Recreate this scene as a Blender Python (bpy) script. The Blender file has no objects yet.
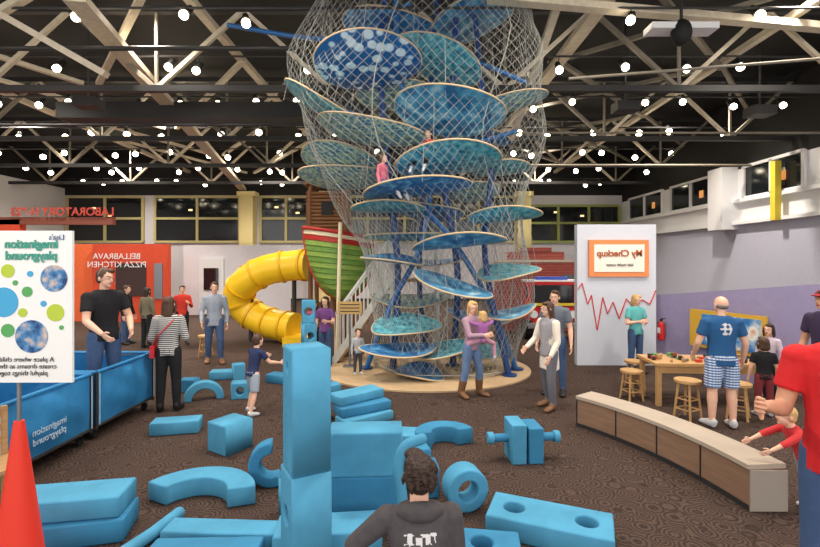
import bpy, math, random
import numpy as np
from mathutils import Vector, Matrix, Euler
from mathutils.bvhtree import BVHTree
random.seed(4)
R=math.radians
scene=bpy.context.scene
COL=scene.collection

# ------------------------------------------------------------------ materials
def lin(c):
    return tuple(((x/255)/12.92 if x/255<=0.04045 else ((x/255+0.055)/1.055)**2.4) for x in c)
MATS={}
def mat(name,rgb,rough=0.6,metal=0.0,noise=0.0,nscale=8.0,emit=0,bump=0.0,spec=0.4):
    if name in MATS: return MATS[name]
    m=bpy.data.materials.new(name); m.use_nodes=True
    nt=m.node_tree; b=nt.nodes['Principled BSDF']
    c=lin(rgb)
    b.inputs['Base Color'].default_value=(*c,1)
    b.inputs['Roughness'].default_value=rough
    b.inputs['Metallic'].default_value=metal
    b.inputs['Specular IOR Level'].default_value=spec
    if emit:
        b.inputs['Emission Color'].default_value=(*c,1)
        b.inputs['Emission Strength'].default_value=emit
    if noise or bump:
        tc=nt.nodes.new('ShaderNodeTexCoord'); n=nt.nodes.new('ShaderNodeTexNoise')
        n.inputs['Scale'].default_value=nscale; n.inputs['Detail'].default_value=4
        nt.links.new(tc.outputs['Object'],n.inputs['Vector'])
        if noise:
            r=nt.nodes.new('ShaderNodeValToRGB')
            r.color_ramp.elements[0].position=0.3; r.color_ramp.elements[1].position=0.7
            r.color_ramp.elements[0].color=(*[x*(1-noise) for x in c],1)
            r.color_ramp.elements[1].color=(*[min(1,x*(1+noise)) for x in c],1)
            nt.links.new(n.outputs['Fac'],r.inputs['Fac']); nt.links.new(r.outputs['Color'],b.inputs['Base Color'])
        if bump:
            bp=nt.nodes.new('ShaderNodeBump'); bp.inputs['Strength'].default_value=bump; bp.inputs['Distance'].default_value=0.02
            nt.links.new(n.outputs['Fac'],bp.inputs['Height']); nt.links.new(bp.outputs['Normal'],b.inputs['Normal'])
    MATS[name]=m; return m
def mat_noise2(name,cols,scale,detail=3,dist=0.0,rough=0.5,pos=None,vec=(1,1,1),kind='noise',const=False):
    if name in MATS: return MATS[name]
    m=bpy.data.materials.new(name); m.use_nodes=True; nt=m.node_tree; b=nt.nodes['Principled BSDF']
    b.inputs['Roughness'].default_value=rough; b.inputs['Specular IOR Level'].default_value=0.3
    tc=nt.nodes.new('ShaderNodeTexCoord'); mp=nt.nodes.new('ShaderNodeMapping'); mp.inputs['Scale'].default_value=vec
    nt.links.new(tc.outputs['Object'],mp.inputs['Vector'])
    if kind=='noise':
        n=nt.nodes.new('ShaderNodeTexNoise'); n.inputs['Detail'].default_value=detail; n.inputs['Distortion'].default_value=dist; out='Fac'
    elif kind=='wave':
        n=nt.nodes.new('ShaderNodeTexWave'); n.inputs['Distortion'].default_value=dist; n.inputs['Detail'].default_value=detail; out='Fac'
    elif kind=='rings':
        n=nt.nodes.new('ShaderNodeTexWave'); n.wave_type='RINGS'; n.inputs['Distortion'].default_value=dist; n.inputs['Detail'].default_value=detail; out='Fac'
    else:
        n=nt.nodes.new('ShaderNodeTexVoronoi'); out='Distance'
    n.inputs['Scale'].default_value=scale
    nt.links.new(mp.outputs[0],n.inputs['Vector'])
    r=nt.nodes.new('ShaderNodeValToRGB')
    if const: r.color_ramp.interpolation='CONSTANT'
    k=len(cols); 
    for i in range(k-2): r.color_ramp.elements.new(0.5)
    for i,c in enumerate(cols):
        p=(pos[i] if pos else i/(k-1)); r.color_ramp.elements[i].position=p; r.color_ramp.elements[i].color=(*lin(c),1)
    nt.links.new(n.outputs[out],r.inputs['Fac']); nt.links.new(r.outputs['Color'],b.inputs['Base Color'])
    MATS[name]=m; return m
def mat_checks(name,c1,c2,c3,freq=40,rough=0.8):
    """woven plaid / stripes: product of two square-ish waves"""
    m=bpy.data.materials.new(name); m.use_nodes=True; nt=m.node_tree; b=nt.nodes['Principled BSDF']; b.inputs['Roughness'].default_value=rough
    tc=nt.nodes.new('ShaderNodeTexCoord')
    a=nt.nodes.new('ShaderNodeTexWave'); a.bands_direction='Z'; a.inputs['Scale'].default_value=freq
    c=nt.nodes.new('ShaderNodeTexWave'); c.bands_direction='X'; c.inputs['Scale'].default_value=freq
    for n in (a,c): nt.links.new(tc.outputs['Object'],n.inputs['Vector'])
    def thr(n):
        t=nt.nodes.new('ShaderNodeMath'); t.operation='GREATER_THAN'; t.inputs[1].default_value=0.5
        nt.links.new(n.outputs['Fac'],t.inputs[0]); return t
    ta,tb=thr(a),thr(c)
    m1=nt.nodes.new('ShaderNodeMix'); m1.data_type='RGBA'; m1.inputs[6].default_value=(*lin(c1),1); m1.inputs[7].default_value=(*lin(c2),1)
    nt.links.new(ta.outputs[0],m1.inputs[0])
    if c3 is None: nt.links.new(m1.outputs[2],b.inputs['Base Color'])
    else:
        m2=nt.nodes.new('ShaderNodeMix'); m2.data_type='RGBA'; m2.inputs[7].default_value=(*lin(c3),1)
        h=nt.nodes.new('ShaderNodeMath'); h.operation='MULTIPLY'; h.inputs[1].default_value=0.6
        nt.links.new(tb.outputs[0],h.inputs[0]); nt.links.new(h.outputs[0],m2.inputs[0]); nt.links.new(m1.outputs[2],m2.inputs[6])
        nt.links.new(m2.outputs[2],b.inputs['Base Color'])
    MATS[name]=m; return m

# ------------------------------------------------------------------ mesh primitives
def g_box(c,s,rot=None):
    x,y,z=[v/2 for v in s]
    V=np.array([(i*x,j*y,k*z) for i in(-1,1) for j in(-1,1) for k in(-1,1)],float)
    if rot is not None: V=V@np.array(rot.to_3x3()).T
    V=V+np.array(c)
    F=[(0,1,3,2),(4,6,7,5),(0,4,5,1),(2,3,7,6),(0,2,6,4),(1,5,7,3)]
    return V,F
def g_loft(rings,caps=True):
    """rings: list of (center,u,v) ellipse vectors"""
    n=g_loft.n; V=[];F=[]
    for c,u,v in rings:
        c=np.array(c,float);u=np.array(u,float);v=np.array(v,float)
        for i in range(n):
            a=2*math.pi*i/n; V.append(c+u*math.cos(a)+v*math.sin(a))
    for k in range(len(rings)-1):
        for i in range(n):
            j=(i+1)%n; F.append((k*n+i,k*n+j,(k+1)*n+j,(k+1)*n+i))
    if caps:
        V.append(np.array(rings[0][0],float)); a=len(V)-1
        V.append(np.array(rings[-1][0],float)); b=len(V)-1
        L=(len(rings)-1)*n
        for i in range(n):
            j=(i+1)%n; F.append((a,j,i)); F.append((b,L+i,L+j))
    return np.array(V),F
g_loft.n=14
def g_tube(pts,rad,n=12,flat=1.0,closed_round=False):
    pts=[np.array(p,float) for p in pts]
    if not hasattr(rad,'__len__'): rad=[rad]*len(pts)
    rings=[];u=None
    for i,p in enumerate(pts):
        t=pts[min(i+1,len(pts)-1)]-pts[max(i-1,0)]; t=t/ (np.linalg.norm(t)+1e-9)
        if u is None:
            ref=np.array([1.,0,0]) if abs(t[0])<0.8 else np.array([0,0,1.])
            u=np.cross(t,ref); 
        u=u-t*np.dot(u,t); u/=np.linalg.norm(u)+1e-9
        v=np.cross(t,u)
        rings.append((p,u*rad[i],v*rad[i]*flat))
    if closed_round:
        t0=pts[0]-pts[1]; t0/=np.linalg.norm(t0)+1e-9; t1=pts[-1]-pts[-2]; t1/=np.linalg.norm(t1)+1e-9
        a=rings[0]; b=rings[-1]
        rings=[(a[0]+t0*rad[0]*.85,a[1]*.5,a[2]*.5),(a[0]+t0*rad[0]*.5,a[1]*.85,a[2]*.85)]+rings+[(b[0]+t1*rad[-1]*.5,b[1]*.85,b[2]*.85),(b[0]+t1*rad[-1]*.85,b[1]*.5,b[2]*.5)]
    old=g_loft.n; g_loft.n=n; r=g_loft(rings); g_loft.n=old; return r
def g_ell(c,r,rot=None,nu=14,nv=8):
    V=[];F=[]
    for k in range(1,nv):
        ph=math.pi*k/nv
        for i in range(nu):
            a=2*math.pi*i/nu
            V.append((r[0]*math.sin(ph)*math.cos(a),r[1]*math.sin(ph)*math.sin(a),-r[2]*math.cos(ph)))
    for k in range(nv-2):
        for i in range(nu):
            j=(i+1)%nu; F.append((k*nu+i,k*nu+j,(k+1)*nu+j,(k+1)*nu+i))
    V.append((0,0,-r[2]));V.append((0,0,r[2])); a=len(V)-2;b=a+1;L=(nv-2)*nu
    for i in range(nu):
        j=(i+1)%nu; F.append((a,j,i)); F.append((b,L+i,L+j))
    V=np.array(V)
    if rot is not None: V=V@np.array(rot.to_3x3()).T
    return V+np.array(c),F
def g_prism(poly,z0,z1):
    n=len(poly); V=[(x,y,z0) for x,y in poly]+[(x,y,z1) for x,y in poly]
    F=[tuple(range(n-1,-1,-1)),tuple(range(n,2*n))]+[(i,(i+1)%n,n+(i+1)%n,n+i) for i in range(n)]
    return np.array(V,float),F
def look(p,q,roll=0):
    d=Vector(q)-Vector(p); return d.to_track_quat('Z','Y').to_matrix()

class MB:
    def __init__(s): s.V=[];s.F=[];s.M=[];s.S=[];s.n=0;s.mats=[]
    def mi(s,m):
        if isinstance(m,int): return m
        if m not in s.mats: s.mats.append(m)
        return s.mats.index(m)
    def add(s,VF,m,smooth=False):
        V,F=VF; k=s.mi(m); s.V.append(np.asarray(V,float)); o=s.n
        s.F+= [tuple(i+o for i in f) for f in F]; s.M+=[k]*len(F); s.S+=[smooth]*len(F); s.n+=len(V)
    def box(s,c,sz,m,rot=None): s.add(g_box(c,sz,rot),m)
    def beam(s,p,q,w,h,m):
        L=(Vector(q)-Vector(p)).length; c=(Vector(p)+Vector(q))/2
        s.add(g_box(c,(w,h,L),look(p,q)),m)
    def tube(s,pts,r,m,n=12,**k): s.add(g_tube(pts,r,n,**k),m,True)
    def cyl(s,p,q,r,m,n=16): s.add(g_tube([p,q],r,n),m,True)
    def ell(s,c,r,m,rot=None,**k): s.add(g_ell(c,r,rot,**k),m,True)
    def build(s,name,loc=(0,0,0),rot=0,parent=None,bevel=0,autosmooth=True):
        me=bpy.data.meshes.new(name); V=np.concatenate(s.V)
        me.from_pydata(V.tolist(),[],s.F); 
        for m in s.mats: me.materials.append(m)
        me.polygons.foreach_set('material_index',s.M); me.polygons.foreach_set('use_smooth',s.S)
        me.update()
        ob=bpy.data.objects.new(name,me); COL.objects.link(ob); ob.location=loc
        ob.rotation_euler=(0,0,R(rot)) if not hasattr(rot,'__len__') else [R(a) for a in rot]
        if any(s.S) and autosmooth:
            try: me.set_sharp_from_angle(angle=R(50))
            except Exception: pass
        if parent: ob.parent=parent
        if bevel:
            b=ob.modifiers.new('b','BEVEL'); b.width=bevel; b.segments=2; b.limit_method='ANGLE'
        return ob
def empty(name,loc=(0,0,0)):
    e=bpy.data.objects.new(name,None); e.location=loc; COL.objects.link(e); return e
def text(name,body,size,loc,rot,m,parent,mirror=True,align='CENTER',extrude=0.004,bold=0.0):
    c=bpy.data.curves.new(name,'FONT'); c.body=body; c.size=size; c.extrude=extrude; c.align_x=align; c.align_y='CENTER'; c.offset=bold
    o=bpy.data.objects.new(name,c); COL.objects.link(o); o.location=loc; o.rotation_euler=[R(a) for a in rot]
    if mirror: o.scale=(-1,1,1)
    c.materials.append(m); o.parent=parent; return o

# ------------------------------------------------------------------ camera / world
cam=bpy.data.cameras.new('camera'); co=bpy.data.objects.new('camera',cam); COL.objects.link(co)
cam.sensor_width=36; cam.lens=20.0; co.location=(0,0,2.2); co.rotation_euler=(R(90),0,0); cam.shift_y=-11.5/820
cam.clip_start=0.05; cam.clip_end=200
scene.camera=co
w=bpy.data.worlds.new('world'); scene.world=w; w.use_nodes=True
w.node_tree.nodes['Background'].inputs[0].default_value=(1.0,0.955,0.915,1); w.node_tree.nodes['Background'].inputs[1].default_value=1.8
scene.view_settings.view_transform='Standard'
scene.view_settings.exposure=0.12

# ------------------------------------------------------------------ palette
BLACK=mat('black_paint',(22,21,22),0.7); DARK=mat('dark_steel',(44,43,44),0.5)
CREAM=mat('cream_steel',(212,200,178),0.6,noise=0.1); WHITE=mat('white_paint',(226,226,228),0.6)
LAV=mat('lavender_wall',(180,181,198),0.8,noise=0.03); LAVD=mat('purple_partition',(152,144,180),0.8,noise=0.04)
PALE=mat('pale_wall',(204,202,208),0.8,noise=0.03); YEL=mat('yellow_column',(222,196,60),0.6)
CRY=mat('cream_yellow',(228,212,150),0.7); GLASS=mat('dark_glass',(22,26,30),0.08,spec=0.6)
ORANGE=mat('orange_wall',(230,104,56),0.7,noise=0.05); ORD=mat('deep_orange_wall',(202,72,42),0.7,noise=0.05)
RED=mat('red_paint',(190,32,30),0.45); GREY=mat('grey_metal',(130,134,140),0.35,metal=0.6)
WOOD=mat_noise2('light_wood',[(150,112,74),(196,158,112)],3,detail=6,vec=(1,12,12),rough=0.5)
WOODD=mat_noise2('brown_logs',[(92,58,36),(140,96,60)],4,detail=5,vec=(1,1,8),rough=0.7)
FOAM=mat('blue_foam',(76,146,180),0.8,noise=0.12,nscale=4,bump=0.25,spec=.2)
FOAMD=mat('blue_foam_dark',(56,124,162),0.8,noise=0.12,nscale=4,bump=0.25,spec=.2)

# ------------------------------------------------------------------ room shell
FY=26.0; LX=-19.7; RX=12.1; CZ=8.2
carpet=bpy.data.materials.new('carpet'); carpet.use_nodes=True
nt=carpet.node_tree; b=nt.nodes['Principled BSDF']; b.inputs['Roughness'].default_value=0.95; b.inputs['Specular IOR Level'].default_value=0.1
tc=nt.nodes.new('ShaderNodeTexCoord')
vo=nt.nodes.new('ShaderNodeTexVoronoi'); vo.inputs['Scale'].default_value=5.2
mu=nt.nodes.new('ShaderNodeMath'); mu.operation='MULTIPLY'; mu.inputs[1].default_value=40
si=nt.nodes.new('ShaderNodeMath'); si.operation='SINE'
nz=nt.nodes.new('ShaderNodeTexNoise'); nz.inputs['Scale'].default_value=70; nz.inputs['Detail'].default_value=2
ad=nt.nodes.new('ShaderNodeMath'); ad.operation='ADD'
rp=nt.nodes.new('ShaderNodeValToRGB'); rp.color_ramp.elements[0].position=0.15; rp.color_ramp.elements[1].position=1.0
rp.color_ramp.elements[0].color=(*lin((42,34,32)),1); rp.color_ramp.elements[1].color=(*lin((98,80,71)),1)
nt.links.new(tc.outputs['Object'],vo.inputs['Vector']); nt.links.new(tc.outputs['Object'],nz.inputs['Vector'])
nt.links.new(vo.outputs['Distance'],mu.inputs[0]); nt.links.new(mu.outputs[0],si.inputs[0]); 
h=nt.nodes.new('ShaderNodeMath'); h.operation='MULTIPLY'; h.inputs[1].default_value=0.22; nt.links.new(si.outputs[0],h.inputs[0])
nt.links.new(h.outputs[0],ad.inputs[0]); nt.links.new(nz.outputs['Fac'],ad.inputs[1]); nt.links.new(ad.outputs[0],rp.inputs['Fac']); nt.links.new(rp.outputs['Color'],b.inputs['Base Color'])
def slab(name,x0,x1,y0,y1,z0,z1,m,bevel=0):
    q=MB(); q.box(((x0+x1)/2,(y0+y1)/2,(z0+z1)/2),(x1-x0,y1-y0,z1-z0),m); return q.build(name,bevel=bevel)
slab('floor',LX-.2,RX+.2,-3,FY+.2,-0.1,0,carpet)
slab('ceiling',LX-.2,RX+.2,0.5,FY+.2,CZ,CZ+.1,BLACK)
q=MB(); q.box(((LX+RX)/2,FY+.1,3.0),(RX-LX+.4,.2,6.0),PALE); q.box(((LX+RX)/2,FY+.1,7.1),(RX-LX+.4,.2,2.2),BLACK); q.build('wall_back')
q=MB(); q.box((LX-.1,12.8,3.2),(.2,26.4,6.4),WHITE); q.box((LX-.1,12.8,7.3),(.2,26.4,1.8),BLACK); q.build('wall_left')
q=MB(); q.box((RX+.1,14.8,1.8),(.2,22.4,3.6),LAV); q.box((RX+.1,14.8,4.6),(.2,22.4,2.0),WHITE); q.box((RX+.1,14.8,6.9),(.2,22.4,2.6),BLACK)
q.box((RX-.1,14.8,3.62),(.25,22.2,.12),WHITE); q.box((RX-.1,14.8,4.42),(.22,22.2,.12),WHITE); q.build('wall_right')
slab('baseboard_back',LX,RX,FY-.04,FY,0,.12,DARK); slab('baseboard_right',RX-.04,RX,4,FY-.05,0,.12,DARK)
k=1
def win_back(x0,x1,z0,z1,n,frame):
    global k
    q=MB(); q.box(((x0+x1)/2,FY-.03,(z0+z1)/2),(x1-x0,.05,z1-z0),GLASS)
    for i in range(n+1): q.box((x0+(x1-x0)*i/n,FY-.07,(z0+z1)/2),(.14,.12,z1-z0),frame)
    for z in (z0,z0+(z1-z0)*.52,z1): q.box(((x0+x1)/2,FY-.07,z),(x1-x0,.13,.13),frame)
    q.build('window_%d'%k); k+=1
FR=mat('khaki_frame',(186,176,122),0.6)
win_back(-19.5,-15.2,3.35,5.9,2,FR); win_back(-14.5,-9.7,3.35,5.9,2,FR); win_back(-8.5,-5.6,3.35,5.9,2,FR); win_back(-4.5,6.0,3.35,5.9,5,FR); win_back(6.7,11.9,3.35,5.4,3,mat('lime_frame',(150,160,90),0.6))
q=MB()
GLOW=mat('warm_reflection_glow',(255,220,160),0.5,emit=1.2)  # emissive slips laid on the glass imitate warm lamp reflections
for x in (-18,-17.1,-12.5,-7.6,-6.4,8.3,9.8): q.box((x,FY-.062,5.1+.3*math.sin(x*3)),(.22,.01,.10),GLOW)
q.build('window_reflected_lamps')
k2=0
for y0,y1 in ((6.5,9.5),(10.2,13.2),(13.9,16.4),(18.0,21.0),(21.7,25.0)):
    q=MB(); q.box((RX-.03,(y0+y1)/2,5.05),(.05,y1-y0,1.1),GLASS)
    nn=2
    for i in range(nn+1): q.box((RX-.07,y0+(y1-y0)*i/nn,5.05),(.12,.1,1.15),WHITE)
    for z in (4.5,5.62): q.box((RX-.07,(y0+y1)/2,z),(.12,y1-y0,.1),WHITE)
    q.box((RX-.08,y0+.8,5.0),(.02,.25,.3),mat('glow_amber',(230,160,90),0.5,emit=.5))  # glowing patch added on each pane as a painted warm reflection
    q.build('window_%d'%(k+k2)); k2+=1
q=MB(); q.box((RX-.3,17.2,4.55),(.6,.8,2.3),WHITE); q.build('trim_1')
q=MB(); q.box((RX-.3,14.7,4.5),(.2,.2,1.9),YEL); q.build('trim_2')
for x in (-9.1,-4.9,6.35): 
    q=MB(); q.box((x,FY-.4,3.0),(.75,.7,6.0),CRY); q.box((x,FY-.4,6.0),(1.0,.75,.25),CRY); q.box((x,FY-.4,.15),(.9,.75,.3),CRY); q.build('column')

# trusses
q=MB()
TR=mat('truss_grey',(132,124,110),0.6,noise=.1)
for Y,zb,zt in ((10.4,6.15,7.95),(14.4,6.1,7.95),(18.4,6.1,7.95),(22.4,6.1,7.95)):
    q.beam((LX,Y,zb),(RX,Y,zb),.14,.14,DARK); q.beam((LX,Y,zt),(RX,Y,zt),.14,.14,DARK)
    n=16; W=(RX-LX)/n
    for i in range(n):
        x=LX+i*W; 
        a,bb=((zb,zt) if i%2 else (zt,zb))
        q.beam((x,Y,a),(x+W,Y,bb),.09,.09,CREAM if i%3 else TR)
        if i%2: q.beam((x,Y,zb),(x,Y,zt),.06,.06,TR)
q.build('roof_truss')
q=MB()
def longbeam(p,q_,wd=.26): q.beam(p,q_,wd,.14,CREAM)
longbeam((-5.9,8,6.85),(-9.4,25.6,6.3),.38)
longbeam((3.95,5,7.45),(3.8,25.8,7.45),.3)
longbeam((-4.6,5,7.6),(-4.2,25.8,7.5),.18)
longbeam((1.5,8.7,7.25),(11.5,10.2,7.25),.22)
longbeam((-12.5,6,7.5),(-12.5,25.8,7.3),.18)
longbeam((8.2,7,7.5),(8.2,25.8,7.3),.16)
for y in (8,12,16,20):
    q.beam((3.9,y,7.5),(8.2,y+4,7.3),.12,.1,TR); q.beam((-4.4,y,7.5),(-8.2,y+4,6.9),.14,.1,CREAM); q.beam((-12.5,y,7.5),(-8.6,y+4,6.9),.14,.1,CREAM)
    q.beam((8.2,y,7.4),(3.9,y+4,7.5),.1,.1,TR)
    q.beam((8.2,y,7.4),(12,y+4,7.3),.1,.1,TR)
for (a,b_) in (((-9.5,9.0,7.9),(-6.0,9.0,5.9)),((-6.8,9.0,7.9),(-10.2,9.0,5.9)),((3.1,8.8,7.9),(2.9,13.0,5.7))):
    q.beam(a,b_,.16,.12,CREAM)
q.build('roof_beam')
q=MB(); 
q.box((-5.5,13.2,6.5),(9,.7,.45),mat('duct_dark',(30,30,33),.5)); q.cyl((-19,9.6,6.7),(-2.4,9.6,6.7),.05,DARK); q.cyl((3.2,9.2,5.9),(12,9.2,6.6),.03,TR)
q.cyl((2.5,12,5.6),(12,12,5.6),.03,TR); q.cyl((-19,12.3,5.9),(-2.5,12.3,5.9),.04,DARK); q.cyl((2.4,16,5.6),(12,16,5.6),.04,TR)
q.build('ceiling_duct')
# ceiling spot lights
BULB=mat('lamp_bulb',(255,240,210),.5,emit=18)
rig=empty('ceiling_spotlight_rig',(0,12,7))
q=MB(); n=0
for Y,zz in ((7.2,7.1),(9.0,7.0),(10.9,6.9),(13.3,6.8),(16,6.7),(18.6,6.6),(21.3,6.5),(24.4,6.45)):
    span=int(16 if Y<12 else 22)
    q.cyl((LX+1,Y,zz+.22),(RX-.5,Y,zz+.22),.025,DARK,n=6)
    for i in range(span):
        X=LX+1.2+(RX-LX-2)*(i+random.uniform(.15,.85))/span
        if abs(X-.3)<2.7 and Y<13: continue
        z=zz+random.uniform(-.12,.12); r=(.088 if Y<14 else .105)
        d=Vector((random.uniform(-.5,.5),-.6,-1)).normalized()
        c=Vector((X,Y,z)); 
        q.add(g_tube([c-d*.24,c-d*.05],[.06,.085],10),BLACK,True); q.cyl(tuple(c-d*.15),(X,Y,zz+.22),.012,DARK,n=6)
        q.ell(tuple(c+d*.03),(r,r,r),BULB,nu=12,nv=8); 
q.build('spotlight_fixtures',loc=(0,-12,-7),parent=rig)
for i,(x,y) in enumerate([(-14,7),(-9,6),(-4,5.5),(1,5),(6,5.5),(-11,11),(-6,10),(-2.5,7.0),(3.3,7.0),(8,9),(-14,16),(-8,15),(-2,14.5),(4,15),(9,15),(-14,22),(-7,21),(0,20.5),(6,21)]):
    l=bpy.data.lights.new('spot_lamp','SPOT'); l.energy=(760 if y<9 else (900 if y<14 else 1700)); l.spot_size=R(135); l.spot_blend=.8; l.shadow_soft_size=.2; l.color=(1,.9,.78)
    o=bpy.data.objects.new('spot_lamp',l); COL.objects.link(o); o.parent=rig; o.location=(x,y-12,7.75-7)
q=MB(); q.box((5.35,9.0,6.8),(1.3,.35,.12),WHITE); q.ell((5.3,8.9,6.68),(.19,.19,.26),BLACK); q.cyl((5.3,8.9,6.9),(5.3,8.9,8.2),.03,DARK); q.build('hanging_speaker')
q=MB(); 
for x,z in ((5.3,6.0),(8.6,5.9),(-7.9,6.1)): q.box((x,11.2,z),(.55,.4,.22),DARK); q.cyl((x,11.2,z),(x,11.2,8.2),.025,DARK)
q.build('ceiling_projector')

# ------------------------------------------------------------------ left background: shop fronts
q=MB(); q.box((-13.2,17,1.43),(3.2,.25,2.86),ORANGE); q.box((-10.25,16.8,1.43),(2.75,.25,2.86),ORD); 
q.box((-10.2,16.66,1.55),(1.1,.04,1.2),mat('dark_panel',(60,40,40),.5)); q.box((-9.2,16.66,1.5),(.3,.04,1.3),GREY)
pz=q.build('pizza_shop_facade')
text('lettering','BELLABRAVA\nPIZZA KITCHEN',.3,(-10.7,16.62,2.25),(90,0,0),WHITE,pz)
q=MB(); q.box((-16.2,17.3,1.9),(3.0,.3,3.8),ORD); q.box((-14.2,17.25,3.75),(6.0,.2,.28),mat('brown_fascia',(120,66,52),.6)); lb=q.build('laboratory_sign')
text('lettering','LABORATORY H-923',.42,(-13.05,17.1,4.08),(90,0,0),mat('sign_red',(170,60,48),.6),lb,bold=.012)
q=MB(); q.box((-7.2,19,1.45),(4.4,.2,2.9),PALE); q.box((-8.2,18.85,1.2),(1.0,.1,2.3),mat('door_white',(210,212,214),.5)); q.box((-8.2,18.78,1.5),(.6,.04,.9),GLASS); q.box((-6.7,18.86,1.8),(.7,.05,.5),mat('poster_orange',(220,120,60),.6)); q.build('wall_divider')

# ------------------------------------------------------------------ checkup wall
q=MB(); BW=mat('checkup_wall_paint',(206,210,220),.7,noise=.02)
q.box((4.4,9.78,1.5),(1.68,.16,3.0),BW); q.box((4.42,9.66,2.28),(1.26,.06,.78),mat('sign_orange',(232,140,84),.6)); q.box((4.42,9.625,2.28),(1.06,.02,.58),mat('sign_cream',(244,236,222),.6))
pts=[(3.57,1.62),(3.66,1.75),(3.78,1.3),(3.86,1.5),(3.98,.75),(4.1,1.45),(4.2,1.1),(4.32,1.35),(4.45,1.0),(4.6,1.42),(4.75,1.25),(4.95,1.4),(5.1,1.3),(5.23,1.6)]
RL=mat('heartbeat_red',(214,60,60),.6)
for a,c in zip(pts,pts[1:]): q.beam((a[0],9.69,a[1]),(c[0],9.69,c[1]),.035,.012,RL)
ck=q.build('checkup_exhibit_wall')
text('title','My Checkup',.19,(4.42,9.6,2.38),(90,0,0),mat('sign_brown_text',(170,84,40),.6),ck,bold=.004)
text('subtitle','kids health center',.08,(4.42,9.6,2.14),(90,0,0),DARK,ck)
A=np.array((5.55,10.3));B=np.array((6.75,6.9)); 
def part(name,A,B,h0,h1,t,m):
    d=(B-A)/np.linalg.norm(B-A); nrm=np.array((-d[1],d[0]))*t/2
    V=[];
    for P,hh in ((A,h0),(B,h1)):
        for s in(-1,1):
            for z in (0,hh): V.append((P[0]+s*nrm[0],P[1]+s*nrm[1],z))
    F=[(0,1,3,2),(4,6,7,5),(0,4,5,1),(2,3,7,6),(0,2,6,4),(1,5,7,3)]
    q=MB(); q.add((np.array(V),F),m)
    return q
q=part('partition',A,B,1.45,1.9,.16,LAVD); q.build('partition_wall')
ang=math.degrees(math.atan2(B[1]-A[1],B[0]-A[0]))
q=MB(); q.box((0,0,0),(1.45,.05,.74),mat('panel_yellow',(214,168,56),.6)); q.box((.1,-.03,0),(1.1,.03,.6),mat_noise2('panel_blue_art',[(40,80,150),(70,140,200),(240,240,230),(214,120,60)],3,rough=.5,pos=[.3,.5,.66,.8]))
q.build('framed_exhibit_panel',loc=(5.96,8.6,.88),rot=ang)
q=MB(); q.tube([(0,0,-.22),(0,0,-.2),(0,0,.1),(0,0,.16),(0,0,.19)],[.05,.075,.075,.05,.025],RED); q.box((0,0,.22),(.05,.03,.05),DARK); q.beam((-.01,0,.24),(.1,0,.27),.02,.015,DARK); q.tube([(0,0,.2),(-.08,0,.16),(-.09,0,0),(-.08,0,-.1)],.01,DARK,n=6); q.box((0,-.077,0),(.08,.004,.12),WHITE)
q.box((0,.085,0),(.06,.03,.3),GREY)
q.build('fire_extinguisher',loc=(5.46,9.9,.72),rot=-70)
BRICK=bpy.data.materials.new('red_brick'); BRICK.use_nodes=True; nt=BRICK.node_tree; bb=nt.nodes['Principled BSDF']; bb.inputs['Roughness'].default_value=.8
tx=nt.nodes.new('ShaderNodeTexBrick'); tx.inputs['Scale'].default_value=5; tx.inputs['Color1'].default_value=(*lin((178,58,48)),1); tx.inputs['Color2'].default_value=(*lin((150,44,40)),1); tx.inputs['Mortar'].default_value=(*lin((200,160,140)),1)
tcc=nt.nodes.new('ShaderNodeTexCoord'); mp=nt.nodes.new('ShaderNodeMapping'); mp.inputs['Rotation'].default_value=(R(90),0,0); nt.links.new(tcc.outputs['Object'],mp.inputs[0]); nt.links.new(mp.outputs[0],tx.inputs['Vector']); nt.links.new(tx.outputs['Color'],bb.inputs['Base Color'])
q=MB(); q.box((4.4,14.6,1.1),(3.4,.25,2.2),BRICK); q.box((4.0,14.6,2.35),(1.8,.25,.35),BRICK); q.box((4.0,14.6,2.58),(1.0,.25,.16),BRICK)
q.box((4.4,14.55,2.23),(3.4,.32,.08),CREAM); q.box((5.2,14.45,1.4),(.7,.05,.8),GLASS); q.build('brick_fire_station')
q=MB(); cx=4.05; Y=12.9
q.box((cx,Y+.35,1.0),(1.5,.7,1.3),RED); q.box((cx,Y-.02,1.3),(1.15,.06,.5),GLASS); q.box((cx,Y-.05,.72),(.7,.08,.3),GREY)
q.box((cx,Y-.1,.42),(1.55,.22,.16),mat('chrome',(200,200,205),.2,metal=1)); q.box((cx,Y+.2,1.72),(.9,.2,.12),mat('beacon',(60,90,190),.3)); q.box((cx,Y+.3,1.66),(1.55,.6,.06),WHITE)
for s in(-1,1):
    q.cyl((cx+s*.55,Y-.07,.72),(cx+s*.55,Y+.0,.72),.11,WHITE); q.cyl((cx+s*.58,Y+.15,.3),(cx+s*.8,Y+.15,.3),.3,BLACK,n=20); q.box((cx+s*.74,Y-.02,1.35),(.05,.06,.3),DARK)
q.box((cx,Y-.045,1.0),(1.5,.02,.08),YEL)
q.build('toy_fire_engine',bevel=.01)

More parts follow.
